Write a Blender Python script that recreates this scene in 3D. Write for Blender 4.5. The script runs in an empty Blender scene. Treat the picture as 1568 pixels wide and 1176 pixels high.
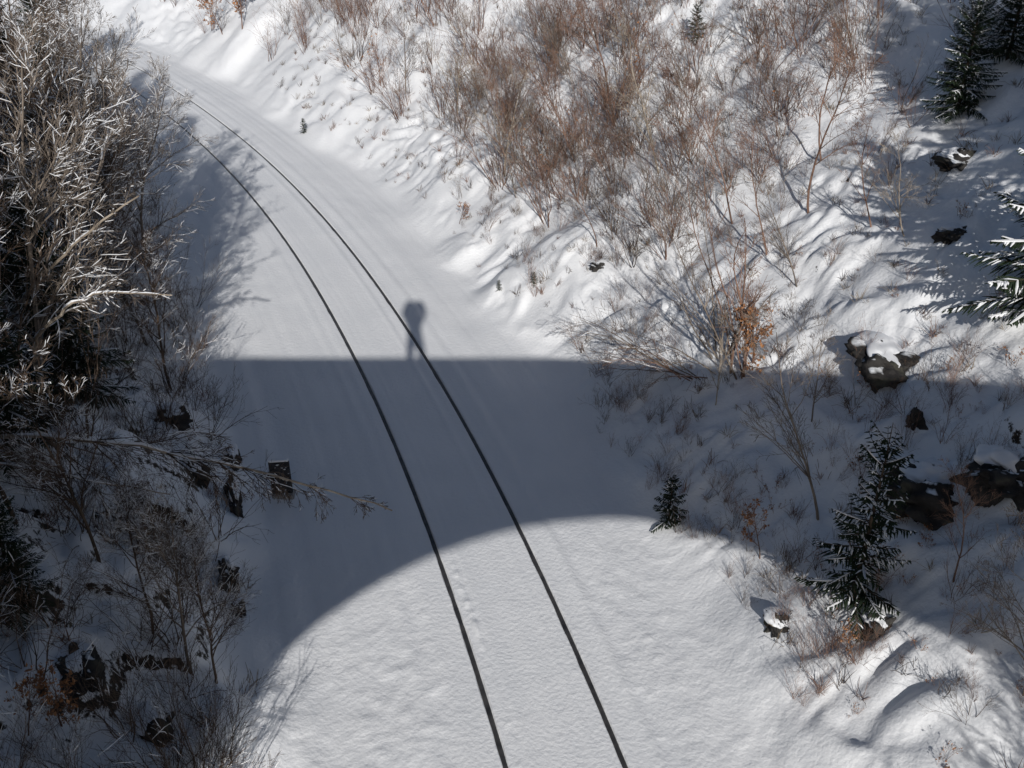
import bpy, math, numpy as np
from mathutils import Vector
scene=bpy.context.scene
D2R=math.radians
# ------------------------------------------------------------ noise
TAB=np.random.default_rng(3).random((256,256))*2-1
def vn(x,y,seed=0):
    x=np.asarray(x,float)+seed*17.31; y=np.asarray(y,float)+seed*9.77
    x,y=np.broadcast_arrays(x,y)
    xi=np.floor(x).astype(int); yi=np.floor(y).astype(int)
    fx=x-xi; fy=y-yi
    fx=fx*fx*fx*(fx*(fx*6-15)+10); fy=fy*fy*fy*(fy*(fy*6-15)+10)
    a=TAB[xi&255,yi&255]; b=TAB[(xi+1)&255,yi&255]; c=TAB[xi&255,(yi+1)&255]; d=TAB[(xi+1)&255,(yi+1)&255]
    return (a*(1-fx)+b*fx)*(1-fy)+(c*(1-fx)+d*fx)*fy
def fbm(x,y,o=4,seed=0):
    s=0;a=1;t=0
    for i in range(o):
        s=s+a*vn(x*2**i+i*5.3,y*2**i-i*3.1,seed+i); t+=a; a*=.5
    return s/t
def billow(x,y,o=2,seed=0):
    s=0;a=1;t=0
    for i in range(o):
        s=s+a*np.abs(vn(x*2**i+i*5.3,y*2**i-i*3.1,seed+i)); t+=a; a*=.5
    return s/t
def sst(x):
    x=np.clip(x,0,1); return x*x*(3-2*x)
# ------------------------------------------------------------ track centre line (metres)
base=[(0.665,8.06),(0.145,10.13),(-.45,12.17),(-1.48,15.46),(-2.58,18.51),(-4.46,23.19),(-6.58,27.75),(-9.3,32.86),(-12.6,38.3),(-16.1,43.5)]
pre=[];x,y=base[0];h=D2R(13.5)
for i in range(45):
    x+=math.sin(h);y-=math.cos(h);h-=1/120.;pre.append((x,y))
post=[];x,y=base[-1];h=D2R(35)
for i in range(75):
    h+=1/75.; x-=math.sin(h);y+=math.cos(h);post.append((x,y))
P=np.array(pre[::-1]+base+post)
cum=np.concatenate([[0],np.cumsum(np.hypot(*np.diff(P,axis=0).T))])
ss=np.arange(0,cum[-1],.1)
C=np.stack([np.interp(ss,cum,P[:,0]),np.interp(ss,cum,P[:,1])],1)
k=np.exp(-.5*(np.arange(-60,61)/22.)**2);k/=k.sum()
Cp=np.pad(C,((60,60),(0,0)),mode='reflect',reflect_type='odd')
C=np.stack([np.convolve(Cp[:,i],k,'valid') for i in (0,1)],1)
T=np.gradient(C,axis=0);T/=np.linalg.norm(T,axis=1)[:,None]
N=np.stack([T[:,1],-T[:,0]],1)     # to the right
i0=int(np.argmin(np.abs(C[:,1])));S=(np.arange(len(C))-i0)*.1
def sl2xy(s,l):
    s=np.asarray(s,float);l=np.asarray(l,float)
    cx=np.interp(s,S,C[:,0]);cy=np.interp(s,S,C[:,1]);nx=np.interp(s,S,N[:,0]);ny=np.interp(s,S,N[:,1])
    return cx+nx*l,cy+ny*l
C4=C[::4];N4=N[::4];T4=T[::4];S4=S[::4]
def xy2sl(x,y):
    x=np.atleast_1d(x);y=np.atleast_1d(y)
    d=(x[:,None]-C4[None,:,0])**2+(y[:,None]-C4[None,:,1])**2
    i=d.argmin(1);dx=x-C4[i,0];dy=y-C4[i,1]
    return S4[i]+dx*T4[i,0]+dy*T4[i,1],dx*N4[i,0]+dy*N4[i,1]
GA=.70
def soft(u,k=.5): return (np.sqrt(u*u+k*k)+u)/2
def height(s,l):
    s,l=np.broadcast_arrays(np.asarray(s,float),np.asarray(l,float))
    fr=2.75+.40*vn(s*.22,0.3,1)+.25*vn(s*.7,2.,2); fl=3.25+.45*vn(s*.22,5.3,3)+.20*vn(s*.8,1.,4)
    ur=l-fr; ul=-l-fl
    near=1-sst((s-6)/14)
    def bank(u,sl):
        a=soft(u,.3); b=soft(u-13,2.)-soft(-13.,2.)
        return sl*(a*a/(a+.25))-b*(sl-.08)*near-b*(sl-.42)*(1-near)
    z=bank(ur,.72+.10*vn(s*.12,3.,5))+bank(ul,.70+.08*vn(s*.15,8.,6))
    bk=np.maximum(sst(ur/1.1+.2),sst(ul/1.0+.2)); deep=np.maximum(sst(ur/3),sst(ul/3))
    mod=.45+1.0*sst(.5+vn(s/3.1,l/2.7,61))
    wx=.35*vn(s/.9,l/.9,101);wy=.35*vn(s/.9,l/.9,102)     # domain warp breaks up regular ridges
    z=z+bk*(.12*fbm(s/2.6,l/2.6,3,7)+mod*(.20*(billow((s+wx)/1.25,(l+wy)/1.15,2,11)-.3)+.12*(billow((s+wx)/.50,(l+wy)/.46,2,13)-.3)))
    z=z+deep*(.45*fbm(s/3.6,l/3.2,3,17)+.10*fbm((s+wx)/.55,(l+wy)/.55,3,71))
    z=z+sst(ul/1.2)*(1-sst((s-24)/8))*.22*sst(.5+2.2*vn(s/1.0,l/.9,91))
    bed=1-bk
    al=np.abs(l)
    z=z+bed*(.036+.022*fbm(s/1.8,l/.9,3,29)*sst((al-.9)/.5)-.05*sst((al-1.4)/1.2))
    streak=.012*vn(l*4.2,s*.05,31)+.007*vn(l*11,s*.12,32)
    z=z+bed*streak*(.35+.65*sst((np.abs(al-GA)-.1)/.1))
    rough=(1-sst((s-10.5)/4))*.93+.07
    outer=.20+.60*sst((al-.95)/.3)
    z=z+bed*rough*outer*(.010*fbm(s/.30,l/.22,3,37)+.034*np.clip(vn((s+wx)/.19,(l+wy)/.13,41)-.50,0,1)+.018*np.clip(vn((s+wy)/.10,l/.09,43)-.2,0,1))
    crumb=np.clip(vn(s/.11,l/.07,44)+.9*vn(s/1.3,4.,44)-.25,0,1)
    z=z+.030*np.exp(-((l+.53)/.05)**2)*crumb*rough+.026*np.exp(-((l-.55)/.045)**2)*np.clip(vn(s/.12,l/.07,45)+.9*vn(s/1.5,9.,45)-.3,0,1)*rough
    z=z+.016*np.exp(-((l-1.12)/.07)**2)+.016*np.exp(-((l+1.12)/.08)**2)+.014*np.exp(-((l-.38)/.05)**2)+.012*np.exp(-((l+.40)/.05)**2)
    g=.031+.006*vn(s/.25,3.,46)
    for r in (-GA,GA):
        dd=np.abs(l-r); z=np.where(dd<.2,z-.05*(1-sst((dd-g)/.014)),z)
    return z
def hxy(x,y):
    s,l=xy2sl(x,y); return height(s,l)
# ------------------------------------------------------------ materials
def mat(name,col=(.5,.5,.5),rough=.8,spec=.3):
    m=bpy.data.materials.new(name);m.use_nodes=True;nt=m.node_tree;b=nt.nodes['Principled BSDF']
    b.inputs['Base Color'].default_value=(*col,1);b.inputs['Roughness'].default_value=rough
    b.inputs['Specular IOR Level'].default_value=spec
    return m,nt,b
def noise_node(nt,scale,detail=3,vec=None):
    n=nt.nodes.new('ShaderNodeTexNoise');n.inputs['Scale'].default_value=scale;n.inputs['Detail'].default_value=detail
    if vec is None:
        tc=nt.nodes.new('ShaderNodeNewGeometry');vec=tc.outputs['Position']
    nt.links.new(vec,n.inputs['Vector']);return n
def ramp(nt,fac,stops):
    r=nt.nodes.new('ShaderNodeValToRGB');nt.links.new(fac,r.inputs[0]);cr=r.color_ramp
    while len(cr.elements)<len(stops): cr.elements.new(.5)
    for e,(p,c) in zip(cr.elements,stops): e.position=p;e.color=(*c,1)
    return r
def varied(name,c1,c2,scale=3,rough=.85):
    m,nt,b=mat(name,c1,rough,.15);n=noise_node(nt,scale,2);r=ramp(nt,n.outputs[0],[(.35,c1),(.65,c2)])
    nt.links.new(r.outputs[0],b.inputs['Base Color']);return m
m_ground,nt,b=mat('snow_ground',(.8,.81,.83),.6,.2)
at=nt.nodes.new('ShaderNodeAttribute');at.attribute_name='bank'
geo=nt.nodes.new('ShaderNodeNewGeometry');sep=nt.nodes.new('ShaderNodeSeparateXYZ');nt.links.new(geo.outputs['Normal'],sep.inputs[0])
n1=noise_node(nt,8,7);n1.inputs['Roughness'].default_value=.65;n2=noise_node(nt,.9,3)
ma=nt.nodes.new('ShaderNodeMath');ma.operation='MULTIPLY_ADD';nt.links.new(n1.outputs[0],ma.inputs[0]);ma.inputs[1].default_value=.8
nt.links.new(sep.outputs[2],ma.inputs[2])
mb_=nt.nodes.new('ShaderNodeMath');mb_.operation='MULTIPLY_ADD';nt.links.new(at.outputs['Fac'],mb_.inputs[0]);mb_.inputs[1].default_value=-.42;nt.links.new(ma.outputs[0],mb_.inputs[2])
rr=ramp(nt,mb_.outputs[0],[(.50,(1,1,1)),(.56,(0,0,0))])
snowc=ramp(nt,n2.outputs[0],[(.3,(.785,.80,.82)),(.7,(.835,.845,.86))])
earth=ramp(nt,n1.outputs[0],[(.35,(.018,.015,.012)),(.65,(.075,.055,.04))])
mx=nt.nodes.new('ShaderNodeMixRGB');nt.links.new(rr.outputs[0],mx.inputs[0]);nt.links.new(snowc.outputs[0],mx.inputs[1]);nt.links.new(earth.outputs[0],mx.inputs[2])
nt.links.new(mx.outputs[0],b.inputs['Base Color'])
f1=noise_node(nt,16,6);f2=noise_node(nt,110,2)
ad=nt.nodes.new('ShaderNodeMath');ad.operation='MULTIPLY_ADD';nt.links.new(f2.outputs[0],ad.inputs[0]);ad.inputs[1].default_value=.2;nt.links.new(f1.outputs[0],ad.inputs[2])
bp=nt.nodes.new('ShaderNodeBump');bp.inputs['Strength'].default_value=.4;bp.inputs['Distance'].default_value=.03
nt.links.new(ad.outputs[0],bp.inputs['Height']);nt.links.new(bp.outputs[0],b.inputs['Normal'])
m_snow=varied('snow',(.76,.775,.80),(.82,.83,.85),4,.6)
m_grey=varied('bark_grey',(.11,.09,.075),(.24,.20,.165),2.2)
m_red=varied('bark_reddish',(.12,.07,.05),(.25,.155,.115),1.5)
m_brown=varied('bark_brown',(.055,.04,.03),(.14,.10,.075),2)
m_birch=varied('bark_pale',(.22,.18,.14),(.42,.36,.29),5)
m_leaf=varied('dry_leaf',(.20,.085,.035),(.42,.22,.11),8)
m_grass=varied('dry_grass',(.13,.10,.065),(.28,.22,.15),6)
m_needle=varied('needles',(.014,.024,.014),(.038,.056,.032),3)
m_trunk=varied('trunk',(.04,.03,.022),(.10,.075,.055),6)
MATS=[m_grey,m_red,m_brown,m_birch,m_leaf,m_grass,m_needle,m_trunk,m_snow]
GREY,RED,BROWN,BIRCH,LEAF,GRASS,NEEDLE,TRUNK,SNOW=range(9)
m_rock,nt,b=mat('rock',(.1,.1,.1),.85,.3)
n1=noise_node(nt,3,6);rc=ramp(nt,n1.outputs[0],[(.3,(.012,.011,.011)),(.55,(.04,.037,.035)),(.75,(.085,.085,.062))])
geo=nt.nodes.new('ShaderNodeNewGeometry');sep=nt.nodes.new('ShaderNodeSeparateXYZ');nt.links.new(geo.outputs['Normal'],sep.inputs[0])
n3=noise_node(nt,2.5,2);ma=nt.nodes.new('ShaderNodeMath');ma.operation='MULTIPLY_ADD';nt.links.new(n3.outputs[0],ma.inputs[0]);ma.inputs[1].default_value=.5;nt.links.new(sep.outputs[2],ma.inputs[2])
ms_=nt.nodes.new('ShaderNodeMapRange');ms_.inputs['From Min'].default_value=1.20;ms_.inputs['From Max'].default_value=1.28;nt.links.new(ma.outputs[0],ms_.inputs['Value'])
mx=nt.nodes.new('ShaderNodeMixRGB');nt.links.new(ms_.outputs[0],mx.inputs[0]);nt.links.new(rc.outputs[0],mx.inputs[1]);mx.inputs[2].default_value=(.80,.82,.84,1)
nt.links.new(mx.outputs[0],b.inputs['Base Color'])
bp=nt.nodes.new('ShaderNodeBump');bp.inputs['Strength'].default_value=.7;bp.inputs['Distance'].default_value=.06;n4=noise_node(nt,9,5)
nt.links.new(n4.outputs[0],bp.inputs['Height']);nt.links.new(bp.outputs[0],b.inputs['Normal'])
# ------------------------------------------------------------ mesh builder
class MB:
    def __init__(s): s.v=[];s.q=[];s.m=[];s.n=0
    def add(s,v,q,m):
        v=np.asarray(v,float);q=np.asarray(q,int)
        s.v.append(v);s.q.append(q+s.n);s.m.append(np.full(len(q),m) if np.isscalar(m) else np.asarray(m));s.n+=len(v)
    def tube(s,p,r,sides=3,m=0,flat=1.):
        p=np.asarray(p,float);n=len(p);r=np.broadcast_to(r,(n,))
        t=np.gradient(p,axis=0);t/=np.linalg.norm(t,axis=1)[:,None]+1e-9
        ref=np.array([0,0,1.]) if abs(t[:,2].mean())<.75 else np.array([1.,0,0])
        a=np.cross(t,ref);a/=np.linalg.norm(a,axis=1)[:,None]+1e-9;b=np.cross(a,t)
        an=np.arange(sides)/sides*2*np.pi
        v=p[:,None]+r[:,None,None]*(a[:,None]*np.cos(an)[None,:,None]+flat*b[:,None]*np.sin(an)[None,:,None])
        i=np.arange(n-1)[:,None]*sides;j=np.arange(sides)[None];k=(j+1)%sides
        q=np.stack([i+j,i+k,i+sides+k,i+sides+j],-1).reshape(-1,4)
        s.add(v.reshape(-1,3),q,m)
    def get(s):
        return np.concatenate(s.v),np.concatenate(s.q),np.concatenate(s.m)
def make_mesh(name,V,Q,M,mats,smooth=False):
    me=bpy.data.meshes.new(name);nv=len(V);nf=len(Q)
    me.vertices.add(nv);me.vertices.foreach_set('co',np.asarray(V,np.float32).ravel())
    me.loops.add(nf*4);me.loops.foreach_set('vertex_index',np.asarray(Q,np.int32).ravel())
    me.polygons.add(nf);me.polygons.foreach_set('loop_start',np.arange(nf,dtype=np.int32)*4)
    try: me.polygons.foreach_set('loop_total',np.full(nf,4,np.int32))
    except Exception: pass
    for m in mats: me.materials.append(m)
    me.polygons.foreach_set('material_index',np.asarray(M,np.int32))
    me.polygons.foreach_set('use_smooth',np.full(nf,smooth))
    me.update(calc_edges=True)
    return me
def make_obj(name,V,Q,M,mats,smooth=False,parent=None):
    o=bpy.data.objects.new(name,make_mesh(name,V,Q,M,mats,smooth));scene.collection.objects.link(o)
    if parent: o.parent=parent
    return o
# ------------------------------------------------------------ terrain
sg=np.concatenate([np.arange(-34,4,.5),np.arange(4,17,.05),np.arange(17,32,.08),np.arange(32,60,.2),np.arange(60,115,1.)])
inner=[.0,.1,.2,.28,.33,.38,.42,.46,.50,.53,.56,.59,.62,.635,.646,.656,.666,.68,.70,.72,.734,.744,.754,.765,.78,.81,.85,.9,.96]
r_=np.concatenate([inner,np.arange(1.02,3.6,.055),np.arange(3.6,12,.08),np.arange(12,20,.15),np.arange(20,62,1.2)]);lg=np.concatenate([-r_[:0:-1],r_])
SS,LL=np.meshgrid(sg,lg,indexing='ij')
Z=height(SS,LL);X,Y=sl2xy(SS,LL)
V=np.stack([X,Y,Z],-1).reshape(-1,3);ns,nl=SS.shape
i=np.arange(ns-1)[:,None]*nl;j=np.arange(nl-1)[None]
Q=np.stack([i+j,i+j+1,i+nl+j+1,i+nl+j],-1).reshape(-1,4)
g=make_obj('snowy_ground',V,Q,np.zeros(len(Q),int),[m_ground],True)
patch=.5+.5*sst(.5+1.2*vn(SS/2.3,LL/1.9,83))
bankm=(sst((LL-3.3)/.8)*.92*patch+sst((-LL-3.5)/.8)*1.14*(.70+.30*patch)).ravel()
a=g.data.attributes.new('bank','FLOAT','POINT');a.data.foreach_set('value',bankm.astype(np.float32))
# ------------------------------------------------------------ rails
m_rail,nt,b=mat('rail_steel',(.04,.04,.04),.42,.5);b.inputs['Metallic'].default_value=.3
n1=noise_node(nt,6,4);r=ramp(nt,n1.outputs[0],[(.3,(.03,.03,.032)),(.7,(.085,.08,.077))]);nt.links.new(r.outputs[0],b.inputs['Base Color'])
m_web=varied('rail_rust',(.025,.018,.014),(.05,.035,.028),7)
def rail(name,off):
    sr=np.arange(-34,114,.4)
    prof=[(-.033,.008),(-.031,.018),(-.024,.023),(.024,.023),(.031,.018),(.033,.008),(.033,-.02),(.009,-.03),(.009,-.11),(.07,-.125),(.07,-.14),(-.07,-.14),(-.07,-.125),(-.009,-.11),(-.009,-.03),(-.033,-.02)]
    n=len(prof);vv=[]
    for (a_,z_) in prof:
        x,y=sl2xy(sr,off+a_);vv.append(np.stack([x,y,np.full_like(x,z_+.0)],-1))
    vv=np.stack(vv,1).reshape(-1,3);i=np.arange(len(sr)-1)[:,None]*n;j=np.arange(n)[None];k=(j+1)%n
    q=np.stack([i+j,i+k,i+n+k,i+n+j],-1).reshape(-1,4)
    mi=np.tile(np.array([0 if (c<5 or c==n-1) else 1 for c in range(n)]),len(sr)-1)
    return make_obj(name,vv,q,mi,[m_rail,m_web],True)
track=bpy.data.objects.new('railway_track',None);scene.collection.objects.link(track)
rail('rail_left',-GA).parent=track;rail('rail_right',GA).parent=track
# ------------------------------------------------------------ camera
cd=bpy.data.cameras.new('camera');cam=bpy.data.objects.new('camera',cd);scene.collection.objects.link(cam)
cam.location=(0,0,10);cam.rotation_euler=(D2R(60),0,0);cd.sensor_width=36;cd.lens=34.9;cd.clip_start=.05;cd.clip_end=600
scene.camera=cam
def GX(x,y): return np.array([x,y,float(hxy(x,y)[0])])
# ------------------------------------------------------------ vegetation
def nrm(v): return v/(np.linalg.norm(v)+1e-9)
def snowline(B,pts,rad,rg,thick=.004):
    n=len(pts)-1;a_=rg.integers(0,max(1,n-2));e=min(n+1,a_+rg.integers(3,8))
    if e-a_>=3:
        rr=rad[a_:e]*.8+thick;rr=rr*np.sin(np.linspace(.25,math.pi-.25,e-a_))**.5
        B.tube(pts[a_:e]+np.array([0,0,1])*(rad[a_:e,None]*.8+.003),rr,4,SNOW)
def grow(B,p,d,L,r,lvl,m,rg,up=.03,jit=.12,kids=6,snow=0.,leaf=0.,ang=(.5,.9),rmin=.0032,bend=None,kl=.5,leafsz=.04):
    n=int(np.clip(L/.16,3,12));pts=[np.array(p,float)];ds=[];d=nrm(np.array(d,float))
    for i in range(n):
        d=d+rg.normal(0,jit,3)+np.array([0,0,up])
        if bend is not None: d=d+bend
        d=nrm(d);ds.append(d);pts.append(pts[-1]+d*L/n)
    pts=np.array(pts);t=np.linspace(0,1,n+1);rad=np.maximum(r*(1-.8*t),rmin*.8)
    B.tube(pts,rad,3 if r<.012 else 5,m)
    if snow>0 and rg.random()<snow and abs(ds[n//2][2])<.85: snowline(B,pts,rad,rg)
    if leaf>0:
        for i in range(n+1):
            if rg.random()<leaf and lvl<=1:
                c=pts[i]+rg.normal(0,.03,3);u=nrm(rg.normal(0,1,3));w=nrm(np.cross(u,rg.normal(0,1,3)));s_=leafsz*rg.uniform(.6,1.3)
                B.add([c-u*s_,c+w*s_*.55,c+u*s_,c-w*s_*.55+np.array([0,0,-.01])],[[0,1,2,3]],LEAF)
    if lvl>0:
        for c in range(kids):
            tt=rg.uniform(.2,.98);i=min(int(tt*n),n-1);f=tt*n-i;pp=pts[i]*(1-f)+pts[i+1]*f;dd=ds[i]
            ax=nrm(np.cross(dd,rg.normal(0,1,3)));an=rg.uniform(*ang);nd=dd*math.cos(an)+ax*math.sin(an)
            grow(B,pp,nd,L*kl*(1.25-.8*tt)*rg.uniform(.7,1.2),max(r*(1-.8*tt)*.6,rmin),lvl-1,m,rg,up,jit*1.1,max(2,int(kids*.65)),snow,leaf,ang,rmin,None,kl,leafsz)
    return pts
def bush(seed,m,stems=11,L=1.8,spread=.45,snow=0.,leaf=0.,kids=6,r=.011,lvl=2,kl=.5):
    B=MB();rg=np.random.default_rng(seed)
    for i in range(stems):
        az=rg.uniform(0,2*np.pi);sp=abs(rg.normal(0,spread))
        d=np.array([math.cos(az)*math.sin(sp),math.sin(az)*math.sin(sp),math.cos(sp)])
        grow(B,np.array([math.cos(az)*.22*rg.random(),math.sin(az)*.22*rg.random(),-.1]),d,L*rg.uniform(.3,1.15),r*rg.uniform(.6,1.3),lvl,m,rg,.03,.11,kids,snow,leaf,(.3,.75),.0032,None,kl)
    return B.get()
def sapling(seed,m,H=4.5,kids=16,snow=0.,leaf=0.,lean=(0,0),r=.035):
    B=MB();rg=np.random.default_rng(seed)
    grow(B,(0,0,-.15),(lean[0],lean[1],1),H,r,3,m,rg,.02,.07,kids,snow,leaf,(.45,.85),.0034,None,.42)
    return B.get()
def spruce(seed,H,R,dens=1.,snow=.3,gap=1.,wid=.011,ztop=.97,snowsz=1.):
    B=MB();rg=np.random.default_rng(seed)
    B.tube([(0,0,-.3),(0,0,H*.4),(rg.normal(0,.02),0,H*.8),(0,0,H)],[H*.012+.01,H*.009+.006,.011,.004],6,TRUNK)
    z=H*.05;nv=[];nq=[]
    while z<H*ztop:
        f=z/H;L0=R*(1-f)**.8+.09;nb=int(rg.integers(5,8)) if f<.85 else 4
        a0=rg.uniform(0,6.28)
        for b_ in range(nb):
            az=a0+b_/nb*6.283+rg.normal(0,.2);L=L0*rg.uniform(.55,1.25);o=np.array([math.cos(az),math.sin(az),0]);side=np.array([-o[1],o[0],0])
            up0=.12+1.15*f;n=6;t=np.linspace(0,1,n+1);dr=rg.uniform(.35,.75)
            pts=np.array([0,0,z+rg.normal(0,.02)])+o*(L*t)[:,None]+np.array([0,0,1])*(L*(up0*t-dr*(1-.8*f)*t**1.6+.14*t**3))[:,None]
            B.tube(pts,np.linspace(.005+L*.008,.003,n+1),3,TRUNK)
            step=.042/dens;k=max(4,int(L/step))
            for q in range(k):
                tt=(q+.6)/k;ii=min(int(tt*n),n-1);pp=pts[ii]+(pts[ii+1]-pts[ii])*(tt*n-ii)
                tl=L*.38*(1-tt)**.8*min(1,tt*3.5)+.045
                for sg_ in (-1,1):
                    dd=nrm(o*.8+side*sg_*rg.uniform(.5,1.2)+np.array([0,0,-.35+.45*f+rg.normal(0,.2)]))
                    e=pp+dd*tl*rg.uniform(.6,1.2)+np.array([0,0,-tl*.2]);mid=(pp+e)/2+np.array([0,0,tl*.05])
                    w=nrm(np.cross(dd,[0,0,1]))*wid*(1+.4*rg.random());wz=np.array([0,0,wid*.9])
                    for ww in (w,wz):
                        nv+= [pp-ww*.7,pp+ww*.7,mid+ww*1.2,mid-ww*1.2,e+ww*.3,e-ww*.3]
                        c=len(nv)-6;nq+=[[c,c+1,c+2,c+3],[c+3,c+2,c+4,c+5]]
                    if rg.random()<snow*.5:
                        e2=pp+(e-pp)*rg.uniform(.5,.95);B.tube([pp+[0,0,.008],(pp+e2)/2+[0,0,.012+tl*.04],e2+[0,0,.004]],np.array([.006,.013,.004])*(wid/.011)*snowsz,4,SNOW,.6)
            if rg.random()<snow:
                a_=rg.integers(1,4);pt=pts[a_:]+np.array([0,0,.016]);kk=len(pt)
                B.tube(pt,(.008+.016*L)*snowsz*np.sin(np.linspace(.5,math.pi-.35,kk))*rg.uniform(.5,1.2),5,SNOW,.6)
        z+=gap*(.09+.03*H**.5*rg.uniform(.7,1.2))*(1-.3*f)
    B.add(nv,nq,NEEDLE)
    return B.get()
def xf(tpl,pos,sc=1.,rot=0.,tilt=(0,0)):
    V,Q,M=tpl;c,s_=math.cos(rot),math.sin(rot);W_=V*sc
    W_=W_@np.array([[c,s_,0],[-s_,c,0],[0,0,1]])
    W_=W_.copy();W_[:,0]+=W_[:,2]*tilt[0];W_[:,1]+=W_[:,2]*tilt[1]
    return W_+np.asarray(pos),Q,M
def place(name,tpl,pos,sc=1.,rot=0.,tilt=(0,0)):
    V,Q,M=tpl;W_,_,_=xf(tpl,(0,0,0),sc,rot,tilt)
    o=make_obj(name,W_,Q,M,MATS);o.location=pos;return o
_mc={}
def inst(name,key,tpl,pos,sc=1.,rot=0.,tilt=(0,0)):
    if key not in _mc: _mc[key]=make_mesh(name,*tpl,MATS)
    o=bpy.data.objects.new(name,_mc[key]);scene.collection.objects.link(o);o.location=pos;o.scale=(sc,sc,sc);o.rotation_euler=(-tilt[1],tilt[0],rot);return o
TB_g=[bush(100+i,GREY,7,2.6,.30,kids=6,kl=.42) for i in range(4)]
TB_r=[bush(120+i,RED,8,2.5,.36,kids=6,kl=.42) for i in range(5)]
TB_rl=[bush(130+i,RED,7,2.0,.36,0,.04,6,kl=.42) for i in range(2)]
TB_b=[bush(140+i,BROWN,8,1.9,.5) for i in range(3)]
TB_bs=[bush(160+i,BROWN,9,2.4,.5,.24,kids=7) for i in range(4)]
TB_gs=[bush(180+i,GREY,8,2.9,.35,.22,r=.016,kids=7) for i in range(3)]
TB_leaf=[bush(200+i,RED,5,1.0,.6,0,.15,5) for i in range(3)]
TS=[sapling(220+i,[RED,GREY,BIRCH][i%3],3.6,14,0,0,r=.028) for i in range(4)]
TSL=[sapling(240+i,[GREY,BROWN][i%2],5.5,22,.26,0,r=.05) for i in range(4)]
def tuft(seed,n=14,L=.3,m=GRASS):
    B=MB();rg=np.random.default_rng(seed)
    for i in range(n):
        az=rg.uniform(0,6.28);sp=rg.uniform(.1,1.1);d=np.array([math.cos(az)*math.sin(sp),math.sin(az)*math.sin(sp),math.cos(sp)]);l=L*rg.uniform(.4,1.2)
        p0=rg.normal(0,.05,3)*[1,1,0]+[0,0,-.03]
        B.tube([p0,p0+d*l*.6,p0+d*l+np.array([0,0,-.25*l*math.sin(sp)])],[.004,.0035,.002],3,m)
    return B.get()
TT=[tuft(300+i,14,.30,[GRASS,BROWN,RED][i%3]) for i in range(6)]
def mass(name,items):
    vs=[];qs=[];ms=[];n=0
    for (V,Q,M) in items: vs.append(V);qs.append(Q+n);ms.append(M);n+=len(V)
    return make_obj(name,np.concatenate(vs),np.concatenate(qs),np.concatenate(ms),MATS)
# scatter within a strip of the bank: s = distance along the line, l = distance from the line; noise makes natural clumps
def scat(name,tpls,n,s0,s1,l0,l1,sc=(.7,1.3),seed=1,tilt=(0,0),clump=.3):
    rg=np.random.default_rng(seed);it=[];tries=0
    while len(it)<n and tries<n*20:
        tries+=1;s=rg.uniform(s0,s1);l=rg.uniform(l0,l1)
        if float(vn(s/2.2,l/2.0,seed+50))*clump+rg.uniform(-.4,.6)<0: continue
        x,y=sl2xy(s,l);x=float(x);y=float(y);p=np.array([x,y,float(height(s,l))])
        t=tpls[rg.integers(len(tpls))];it.append(xf(t,p,rg.uniform(*sc),rg.uniform(0,6.28),(tilt[0]+rg.normal(0,.14),tilt[1]+rg.normal(0,.1))))
    return mass(name,it)
# right bank
scat('bare_shrub_thicket',TB_g+TB_r+TB_rl,130,22,44,4.6,9.5,(.4,1.1),11,(-.16,.05))
scat('bare_shrub_thicket',TB_r+TB_g+TB_b+TB_rl,135,18.5,31,5.4,12,(.4,1.0),12,(-.16,.05))
scat('bare_shrub_thicket',TB_r+TB_g+TB_b+TB_rl,46,17.5,22.5,5.2,9.5,(.35,.8),41,(-.16,.05),.1)
scat('bare_shrub_thicket',TB_r+TB_b,105,36,62,4.4,14,(.55,1.2),13)
scat('low_shrubs',TB_r+TB_g,100,15.0,27,3.5,7,(.10,.36),14)
scat('low_shrubs',TB_b+TB_r+TB_leaf,130,6.5,11.5,3.2,7.5,(.10,.32),15)
scat('low_shrubs',TB_b+TB_r+TB_leaf,60,10.5,18,3.6,9,(.12,.40),16)
scat('low_shrubs',TB_b+TB_b+TB_r,80,8.0,15.8,2.95,4.0,(.08,.26),26)
scat('low_shrubs',TB_b+TB_r,100,15,28,9,16,(.25,.8),17)
scat('dry_grass_tufts',TT,1500,6,42,3.2,15,(.35,1.1),18)
scat('dry_grass_tufts',TT,400,6,34,-10,-3.6,(.6,1.4),19)
# birch clump with a beech at its foot
CL=bush(410,RED,6,4.5,.30,0,0,10,.024,3,.34);place('birch_clump',CL,GX(4.,15.2),1.,.3,(-.16,.1))
CL2=bush(411,GREY,5,3.6,.34,0,0,9,.02,3,.34);place('birch_clump',CL2,GX(3.8,15.9),.85,1.3,(-.35,.12))
for n_,(x,y,ti,sc,tl) in enumerate([(3.9,15.,1,.8,(-.55,0)),(1.9,20.8,0,.55,(-.15,0)),(5.8,18.5,0,.95,(-.15,.1)),(6.5,17.,3,.6,(-.35,0)),(6.8,16.2,2,.55,(-.5,0)),(3.5,14.6,2,.45,(0,0)),(4.4,11.4,1,.85,(-.25,0)),(5.4,9.3,3,.45,(-.05,0)),(4.7,13.2,1,.5,(-.1,0)),(5.6,7.7,1,.7,(-.1,0)),(-.2,26.1,2,.8,(-.1,0)),(-3.6,34.,1,.8,(0,0)),(2.5,26.4,0,.9,(0,0)),(1.6,24.6,3,.8,(-.4,0)),(4.9,17.8,0,.7,(-.2,.1)),(-1.7,31.3,2,.9,(-.1,0)),(3.4,22.4,2,.9,(-.3,0)),(5.2,16.6,1,.6,(-.3,.1)),(4.6,19.6,3,.8,(-.3,.1)),(6.3,19.8,0,.8,(-.2,.1))]):
    place('bare_sapling',TS[ti],GX(x,y),sc,n_*2.3,tl)
BL=sapling(400,RED,1.7,11,0,.13,r=.018)
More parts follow.
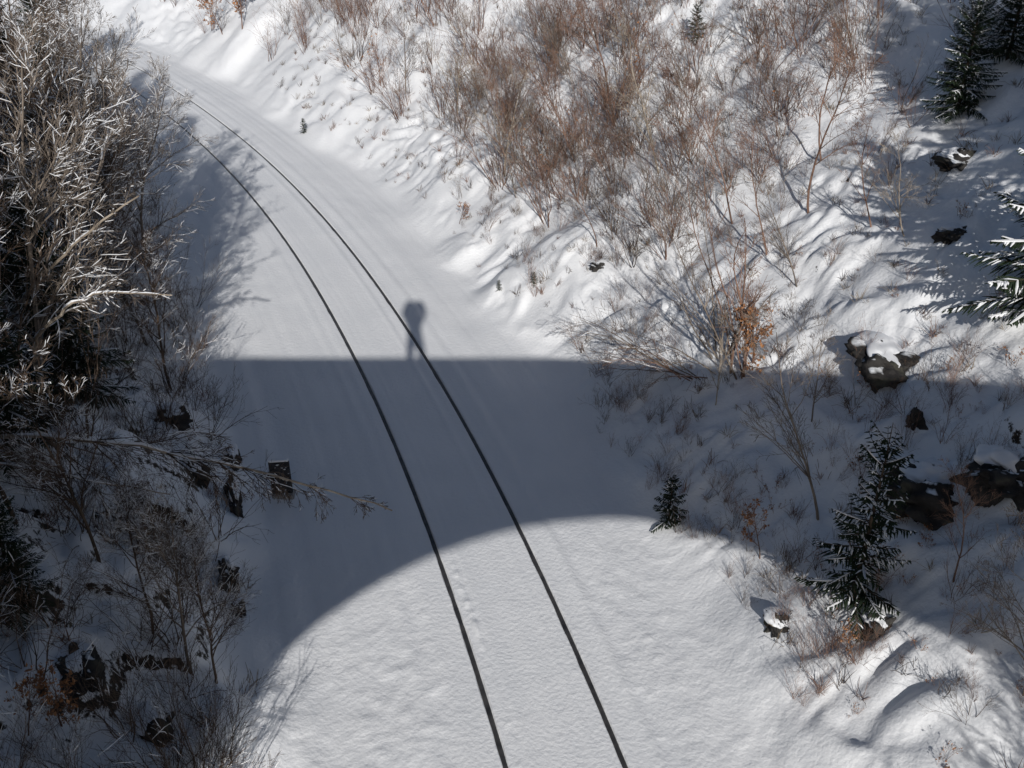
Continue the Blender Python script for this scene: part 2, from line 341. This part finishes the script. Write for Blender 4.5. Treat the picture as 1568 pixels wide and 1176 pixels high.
for n_,(x,y,sc) in enumerate([(4.,15.,1.),(3.8,15.6,.75),(3.6,11.2,.6),(4.2,9.1,.35),(-1.4,24.9,.45),(-11.8,45.3,1.7),(-13,46.5,1.3),(-4.9,7.5,.7),(-5.1,7.2,.5),(4.7,15.9,.35)]):
    place('beech_sapling',BL,GX(x,y),sc,n_*1.9)
# fallen branches lying over the bank foot
B=MB();rg=np.random.default_rng(77)
for i in range(9):
    grow(B,np.array([rg.normal(0,.2),rg.normal(0,.2),.05]),(-1,rg.normal(.3,.35),.5),rg.uniform(1.2,2.6),.013,2,[GREY,RED,BROWN][i%3],rg,-.045,.08,8,.12,0,(.35,.8))
V,Q,M=B.get();o=make_obj('fallen_branches',V,Q,M,MATS);o.location=GX(3.3,15.4)
# spruces
SP1=spruce(500,2.9,.66,1.,.40,1.55,.010,.90);SP2=spruce(501,1.3,.30,1.1,.30,1.3);SP3=spruce(502,5.5,1.35,.85,.32,1.15,.013);SP4=spruce(503,10.,2.0,.5,.2,1.1,.03)
SP5=spruce(504,4.6,1.5,.95,.8,1.15,.014,.97,1.5)
inst('spruce_sapling','s1',SP1,GX(4.4,9.7),.95,.4)
inst('spruce_sapling','s2',SP2,GX(2.5,12.6),.72,1.)
inst('spruce_tree','s5',SP5,GX(7.8,12.9),.84,2.)
for (x,y,sc,r) in [(8.4,18.8,.5,1.),(9.4,19.4,.45,5.)]: inst('spruce_tree','s3',SP3,GX(x,y),sc,r)
for (x,y,sc,r) in [(4.7,26.5,.7,2.),(.5,20.6,.25,2.),(-.3,21.,.2,1.),(-7.3,34.6,.4,0.)]: inst('spruce_sapling','s2',SP2,GX(x,y),sc,r)
for (x,y,sc,r) in [(11.2,7.,1.,0),(13.5,11,1.1,2.),(16,14.5,1.,4.),(12.,2.,1.1,1.),(17,9,1.1,3.),(9.9,9.8,.85,2.)]: inst('spruce_tree','s4',SP4,GX(x,y),sc,r)
for (x,y,sc,r) in [(-7.2,13.9,.72,0.),(-6.9,11.4,.55,2.),(-5.7,8.7,.34,1.),(-11.,23.9,.8,3.),(-9.4,16.9,.85,4.),(-14.1,27.8,.9,5.),(-19.5,42.9,1.,.5)]: inst('spruce_tree','s3',SP3,GX(x,y),sc,r)
for (x,y,sc,r) in [(-6.6,4.6,1.,0),(-8.6,6.5,1.1,2.),(-9.5,2.5,1.,1.),(-12,7,1.2,3.),(-7.2,.8,.8,4.),(-11.5,11,1.,5.)]: inst('spruce_tree','s4',SP4,GX(x,y),sc,r)
scat('left_bank_shrubs',TB_bs+TB_gs+TB_b,165,13,42,-12,-4.3,(.5,1.1),31,(.08,0))
scat('left_bank_shrubs',TB_bs+TB_b,125,14.5,42,-5.8,-3.3,(.25,.75),35,(.12,0),.15)
scat('left_bank_shrubs',TB_b+TB_bs,105,6,14.5,-8,-3.9,(.25,.75),32,(0,0),.15)
scat('left_bank_shrubs',TB_b+TB_bs,34,41,54,-8,-3.2,(.8,1.4),36,(0,0),.2)
for n_,(x,y,ti,sc,tl) in enumerate([(-7.1,12.8,0,1.,(.1,.1)),(-7.4,15.5,1,.9,(.2,0)),(-7.4,17.8,0,.7,(.15,0)),(-8.5,21.5,2,.8,(.15,.1)),(-11.3,27.7,1,.8,(.1,0)),(-8.8,15.6,2,1.1,(.1,0)),(-8.7,17.7,3,1.,(.2,0)),(-4.,8.9,0,.45,(0,0)),(-4.5,9.2,1,.4,(0,0)),(-3.7,8.9,3,.38,(.1,0)),(-13.5,30.5,0,.8,(.0,0)),(-10.,19.5,1,1.,(.1,0)),(-9.4,20.9,0,1.,(.1,0)),(-6.7,12.,3,.8,(.1,0)),(-6.3,10.,1,.7,(.2,0)),(-18.8,44.5,2,.9,(0,0)),(-5.3,9.9,3,.5,(.1,0)),(-12.5,25,3,1.,(.1,0)),(-8.2,19.2,2,.8,(.1,0)),(-6.6,16.6,1,.6,(.1,0)),
   (6.4,3.0,0,.7,(-.1,0)),(7.6,3.8,1,.8,(-.1,0)),(5.7,1.6,2,.6,(0,0)),(8.6,5.4,3,.7,(0,0))]):
    inst('bare_tree','t%d'%ti,TSL[ti],GX(x,y),sc,n_*2.1,tl)
# ------------- leaning trunks and the long bough over the cutting
def limb(name,pts,r0,m,seed,kids=14,snow=.6,kL=.7,droop=-.02,start=.3,tw=None):
    B=MB();rg=np.random.default_rng(seed);p=np.array(pts,float);o=p[0].copy();p=p-o;tw=m if tw is None else tw
    c=np.concatenate([[0],np.cumsum(np.linalg.norm(np.diff(p,axis=0),axis=1))]);u=np.linspace(0,c[-1],26)
    q=np.stack([np.interp(u,c,p[:,i]) for i in range(3)],1)
    for _ in range(4): q[1:-1]=.25*q[:-2]+.5*q[1:-1]+.25*q[2:]
    q[1:-1]+=rg.normal(0,.012,(24,3));rad=r0*(1-.82*u/u[-1])+.003
    B.tube(q,rad,6,m)
    for a_ in range(0,24,3):
        if rg.random()<snow:
            e=min(26,a_+4);B.tube(q[a_:e]+[0,0,1]*(rad[a_:e,None]*.75),(rad[a_:e]*.75+.004)*np.sin(np.linspace(.4,math.pi-.4,e-a_))**.5,5,SNOW)
    for k in range(kids):
        t=rg.uniform(start,1);i=min(int(t*25),24);d=nrm(q[i+1]-q[i]);ax=nrm(np.cross(d,rg.normal(0,1,3)));an=rg.uniform(.4,.9)
        grow(B,q[i],d*math.cos(an)+ax*math.sin(an)*[1,1,.6],kL*(1.3-t)*rg.uniform(.6,1.3),max(rad[i]*.45,.0042),2,tw,rg,droop,.1,7,.12,0,(.35,.8),.0036)
    V,Q,M=B.get();ob=make_obj(name,V,Q,M,MATS);ob.location=o;return ob
limb('leaning_birch',[tuple(GX(-8.6,11.6)),(-7.8,11.2,2.9),(-6.6,10.6,3.1),(-5.2,10.5,3.15),(-4.1,10.6,2.8),(-3.3,10.8,2.4),(-2.7,11.1,2.0),(-1.7,11.3,1.4)],.036,BIRCH,51,40,.5,1.3,-.05,.4,BROWN)
limb('leaning_birch',[tuple(GX(-8.4,11.1)),(-7.6,10.9,2.7),(-5.8,10.4,2.65),(-4.5,10.6,2.2)],.024,BIRCH,52,12,.5,.7,-.02,.4,BROWN)
limb('leaning_trunk',[tuple(GX(-7.1,12.8)),(-6.7,12.3,3.6),(-5.8,11.9,4.4),(-5.5,12.,4.5),(-4.7,12.5,4.2)],.038,BIRCH,53,14,.5,.8,-.02,.3,GREY)
limb('leaning_trunk',[tuple(GX(-8.9,15.4)),(-7.1,13.3,3.9),(-5.6,12.3,5.2),(-4.7,12.,5.8)],.042,BIRCH,54,14,.5,.9,-.02,.3,GREY)
limb('leaning_trunk',[tuple(GX(-7.8,15.1)),(-6.8,14.2,4.),(-6.5,15.3,5.2),(-6.8,18.1,6.2)],.03,GREY,55,16,.2,.9,.03)
# ------------------------------------------------------------ rock outcrops
def rock(pos,size,seed,rot=0.,cap=1.):
    nu,nv_=56,36;u=np.linspace(0,2*np.pi,nu,endpoint=False);v=np.linspace(.04,np.pi-.04,nv_)
    U,Vv=np.meshgrid(u,v);x=np.sin(Vv)*np.cos(U);y=np.sin(Vv)*np.sin(U);z=np.cos(Vv)
    p=7.;nrmz=(np.abs(x)**p+np.abs(y)**p+np.abs(z)**p)**(1/p)
    sn=np.sin(z*7+vn(x*2,y*2,seed+5)*2.);strata=.09*np.sign(sn)*np.abs(sn)**.4
    d=(.55+.36/nrmz)*(1+.42*vn(x*1.7+z*1.1,y*1.7-z*.8,seed)+.24*vn(x*4+z*2,y*4+z*3,seed+1)+.11*vn(x*9+z*5,y*9-z*6,seed+2)+strata)
    pts=np.stack([x*d*size[0],y*d*size[1],z*d*size[2]],-1)
    c,s_=math.cos(rot),math.sin(rot);R_=np.array([[c,s_,0],[-s_,c,0],[0,0,1]])
    i=np.arange(nv_-1)[:,None]*nu;j=np.arange(nu)[None];k=(j+1)%nu
    q=np.stack([i+j,i+nu+j,i+nu+k,i+k],-1).reshape(-1,4)
    o=make_obj('rock_outcrop',pts.reshape(-1,3)@R_,q,np.zeros(len(q),int),[m_rock],True);o.location=pos
    if cap>0:
        d2=1+.25*vn(x*1.7+z,y*1.7-z,seed+9)+.10*vn(x*4,y*4+z,seed+8);pc=np.stack([x*d2*size[0]*.80*cap,y*d2*size[1]*.90*cap+size[1]*.45,z*d2*size[2]*.42+size[2]*.66],-1)
        make_obj('snow_pillow',pc.reshape(-1,3)@R_,q,np.zeros(len(q),int),[m_snow],True,o)
    return o
for n_,(x,y,sz,r,cp) in enumerate([(5.9,13.7,(.46,.55,.28),.2,1.05),(5.6,10.75,(.62,.50,.42),-.2,.75),(6.3,10.3,(.55,.4,.32),.4,.7),(5.4,11.2,(.2,.25,.26),.4,0.5),(8.,17.3,(.4,.3,.20),.3,.9),(7.3,15.4,(.3,.22,.16),0,.8),(-4.5,13.,(.13,.42,.38),.35,.9),(-4.9,14.4,(.12,.3,.26),.2,.9),(-4.15,11.2,(.15,.26,.30),.3,.8),(-3.9,10.6,(.10,.14,.10),.2,.8),(-4.2,7.9,(.26,.28,.24),.5,1.),(-4.9,8.1,(.24,.3,.2),.5,.9),(-6.,14.7,(.3,.3,.18),.1,.9),(1.9,20.1,(.15,.1,.08),0,.6),(5.8,12.1,(.12,.2,.22),0,.3),(-5.2,13.3,(.2,.3,.2),.4,.9),(3.55,9.9,(.16,.18,.14),.2,1.1),(4.6,9.2,(.2,.2,.16),.2,1.1)]):
    rock(GX(x,y)+[0,0,-sz[2]*.2],sz,(n_+1)*7,r,cp)
# ------------------------------------------------------------ board left of the track
m_board=varied('board_dark',(.018,.018,.02),(.05,.05,.055),9);m_post=varied('post_grey',(.2,.2,.2),(.3,.3,.3),12)
def box(name,x0,x1,y0,y1,z0,z1,m,parent,bev=.02):
    me=bpy.data.meshes.new(name);v=[(x,y,z) for x in (x0,x1) for y in (y0,y1) for z in (z0,z1)]
    me.from_pydata(v,[],[(0,1,3,2),(4,6,7,5),(0,4,5,1),(2,3,7,6),(0,2,6,4),(1,5,7,3)]);me.materials.append(m);me.update()
    o=bpy.data.objects.new(name,me);scene.collection.objects.link(o);o.parent=parent
    if bev: md=o.modifiers.new('b','BEVEL');md.width=bev;md.segments=2
    return o
hb=bpy.data.objects.new('trackside_marker_board',None);scene.collection.objects.link(hb);hb.location=GX(-3.85,13.55);hb.rotation_euler=(0,0,D2R(6))
box('post',-.035,.035,.0,.06,-.3,.70,m_post,hb,.008);box('board',-.17,.17,-.05,-.006,.10,.74,m_board,hb,.015)
box('base_stone',-.18,.18,-.08,.10,-.2,.09,m_post,hb,.02);box('snow_cap',-.16,.16,-.055,.03,.735,.775,m_snow,hb,.015)
B=MB();rg=np.random.default_rng(5)
for i in range(16):
    c=np.array([rg.uniform(-.14,.14),-.055,rg.uniform(.14,.7)]);r=rg.uniform(.008,.03);B.tube([c-[r,0,0],c,c+[r,0,0.004]],[r*.3,r*.7,r*.2],6,0,.7)
V,Q,M=B.get();make_obj('stuck_snow',V,Q,M,[m_snow],True,hb)
# ------------------------------------------------------------ bridge behind the camera
m_stone,nt,b=mat('bridge_stone',(.3,.28,.25),.85,.3)
br=nt.nodes.new('ShaderNodeTexBrick');tc=nt.nodes.new('ShaderNodeTexCoord');mp=nt.nodes.new('ShaderNodeMapping');mp.inputs['Rotation'].default_value=(D2R(90),0,0)
nt.links.new(tc.outputs['Object'],mp.inputs[0]);nt.links.new(mp.outputs[0],br.inputs['Vector']);br.inputs['Scale'].default_value=2.
br.inputs['Color1'].default_value=(.25,.23,.2,1);br.inputs['Color2'].default_value=(.34,.31,.27,1);br.inputs['Mortar'].default_value=(.15,.14,.13,1)
nt.links.new(br.outputs[0],b.inputs['Base Color'])
bridge=bpy.data.objects.new('stone_arch_bridge',None);scene.collection.objects.link(bridge)
XC,AA,BB,CR=3.4,7.3,5.1,7.72
th=np.linspace(math.pi,0,49);ax=XC+AA*np.cos(th);az=CR-BB+BB*np.sin(th)
xs=np.concatenate([[-30,-20,-10,XC-AA],ax,[XC+AA,20,30,40]]);zs=np.concatenate([[-2]*4,az,[-2]*4])
YF,YB=-.1,-3.2
n=len(xs);V=np.concatenate([np.stack([xs,np.full(n,yy),zz],1) for yy,zz in ((YF,zs),(YF,np.full(n,8.5)),(YB,zs),(YB,np.full(n,8.5)))])
q=[]
for i in range(n-1):
    q+=[[i,i+1,n+i+1,n+i],[2*n+i+1,2*n+i,3*n+i,3*n+i+1],[n+i,n+i+1,3*n+i+1,3*n+i],[i+1,i,2*n+i,2*n+i+1]]
make_obj('arch_and_deck',V,np.array(q),np.zeros(len(q),int),[m_stone],parent=bridge)
box('parapet_front',-30,40,YF-.28,YF,8.504,8.80,m_stone,bridge);box('parapet_back',-30,40,YB,YB+.28,8.504,8.80,m_stone,bridge)
box('coping_front',-30,40,YF-.31,YF+.03,8.803,8.87,m_snow,bridge,.03);box('coping_back',-30,40,YB-.03,YB+.31,8.803,8.87,m_snow,bridge,.03)
box('deck_snow',-30,40,YB+.3,YF-.33,8.504,8.56,m_snow,bridge,.03)
# ------------------------------------------------------------ photographer on the bridge (seen as a shadow)
m_coat=varied('coat',(.03,.035,.05),(.05,.05,.07),9)
def skin(name,verts,edges,rad,m,parent,loc):
    me=bpy.data.meshes.new(name);me.from_pydata(verts,edges,[]);o=bpy.data.objects.new(name,me);scene.collection.objects.link(o)
    me.materials.append(m);o.modifiers.new('s','SKIN');o.modifiers.new('u','SUBSURF').levels=1
    for i,r in enumerate(rad): me.skin_vertices[0].data[i].radius=(r,r)
    me.skin_vertices[0].data[0].use_root=True
    o.parent=parent;o.location=loc;return o
ph=bpy.data.objects.new('photographer',None);scene.collection.objects.link(ph)
vb=[(0,0,.95),(0,0,1.15),(0,0,1.38),(0,.02,1.52),(0,.03,1.64),(0,.03,1.86),
 (.11,0,.88),(.13,.03,.48),(.14,0,.08),(.15,.16,.04),(-.11,0,.88),(-.13,.03,.48),(-.14,0,.08),(-.15,.16,.04),
 (.15,0,1.42),(.22,.12,1.52),(.15,.33,1.66),(.08,.37,1.72),(-.15,0,1.42),(-.22,.12,1.52),(-.15,.33,1.66),(-.08,.37,1.72)]
eb=[(0,1),(1,2),(2,3),(3,4),(4,5),(0,6),(6,7),(7,8),(8,9),(0,10),(10,11),(11,12),(12,13),(2,14),(14,15),(15,16),(16,17),(2,18),(18,19),(19,20),(20,21)]
rb=[.16,.14,.15,.09,.17,.19,.10,.075,.055,.045,.10,.075,.055,.045,.08,.09,.07,.05,.08,.09,.07,.05]
skin('body',vb,eb,rb,m_coat,ph,(.08,-.62,8.57))
cb=box('handheld_camera',.0-.07,.07,-.26,-.17,9.93,10.03,m_rail,ph,.01)
# ------------------------------------------------------------ light
sd=Vector((-.1,.905,-.433)).normalized()
L=bpy.data.lights.new('sun','SUN');L.energy=3.9;L.angle=D2R(.5);L.color=(1,.965,.92)
so=bpy.data.objects.new('sun',L);scene.collection.objects.link(so);so.rotation_euler=sd.to_track_quat('-Z','Y').to_euler();so.location=(3,-20,30)
w=bpy.data.worlds.new('World');scene.world=w;w.use_nodes=True;nt=w.node_tree;bg=nt.nodes['Background']
sk=nt.nodes.new('ShaderNodeTexSky');sk.sky_type='NISHITA';sk.sun_disc=False;sk.sun_elevation=D2R(25.4);sk.sun_rotation=D2R(180-6.3)
sk.dust_density=1.;sk.ozone_density=1.5
nt.links.new(sk.outputs[0],bg.inputs[0]);bg.inputs[1].default_value=.056
scene.view_settings.view_transform='Standard';scene.view_settings.look='None';scene.view_settings.exposure=0
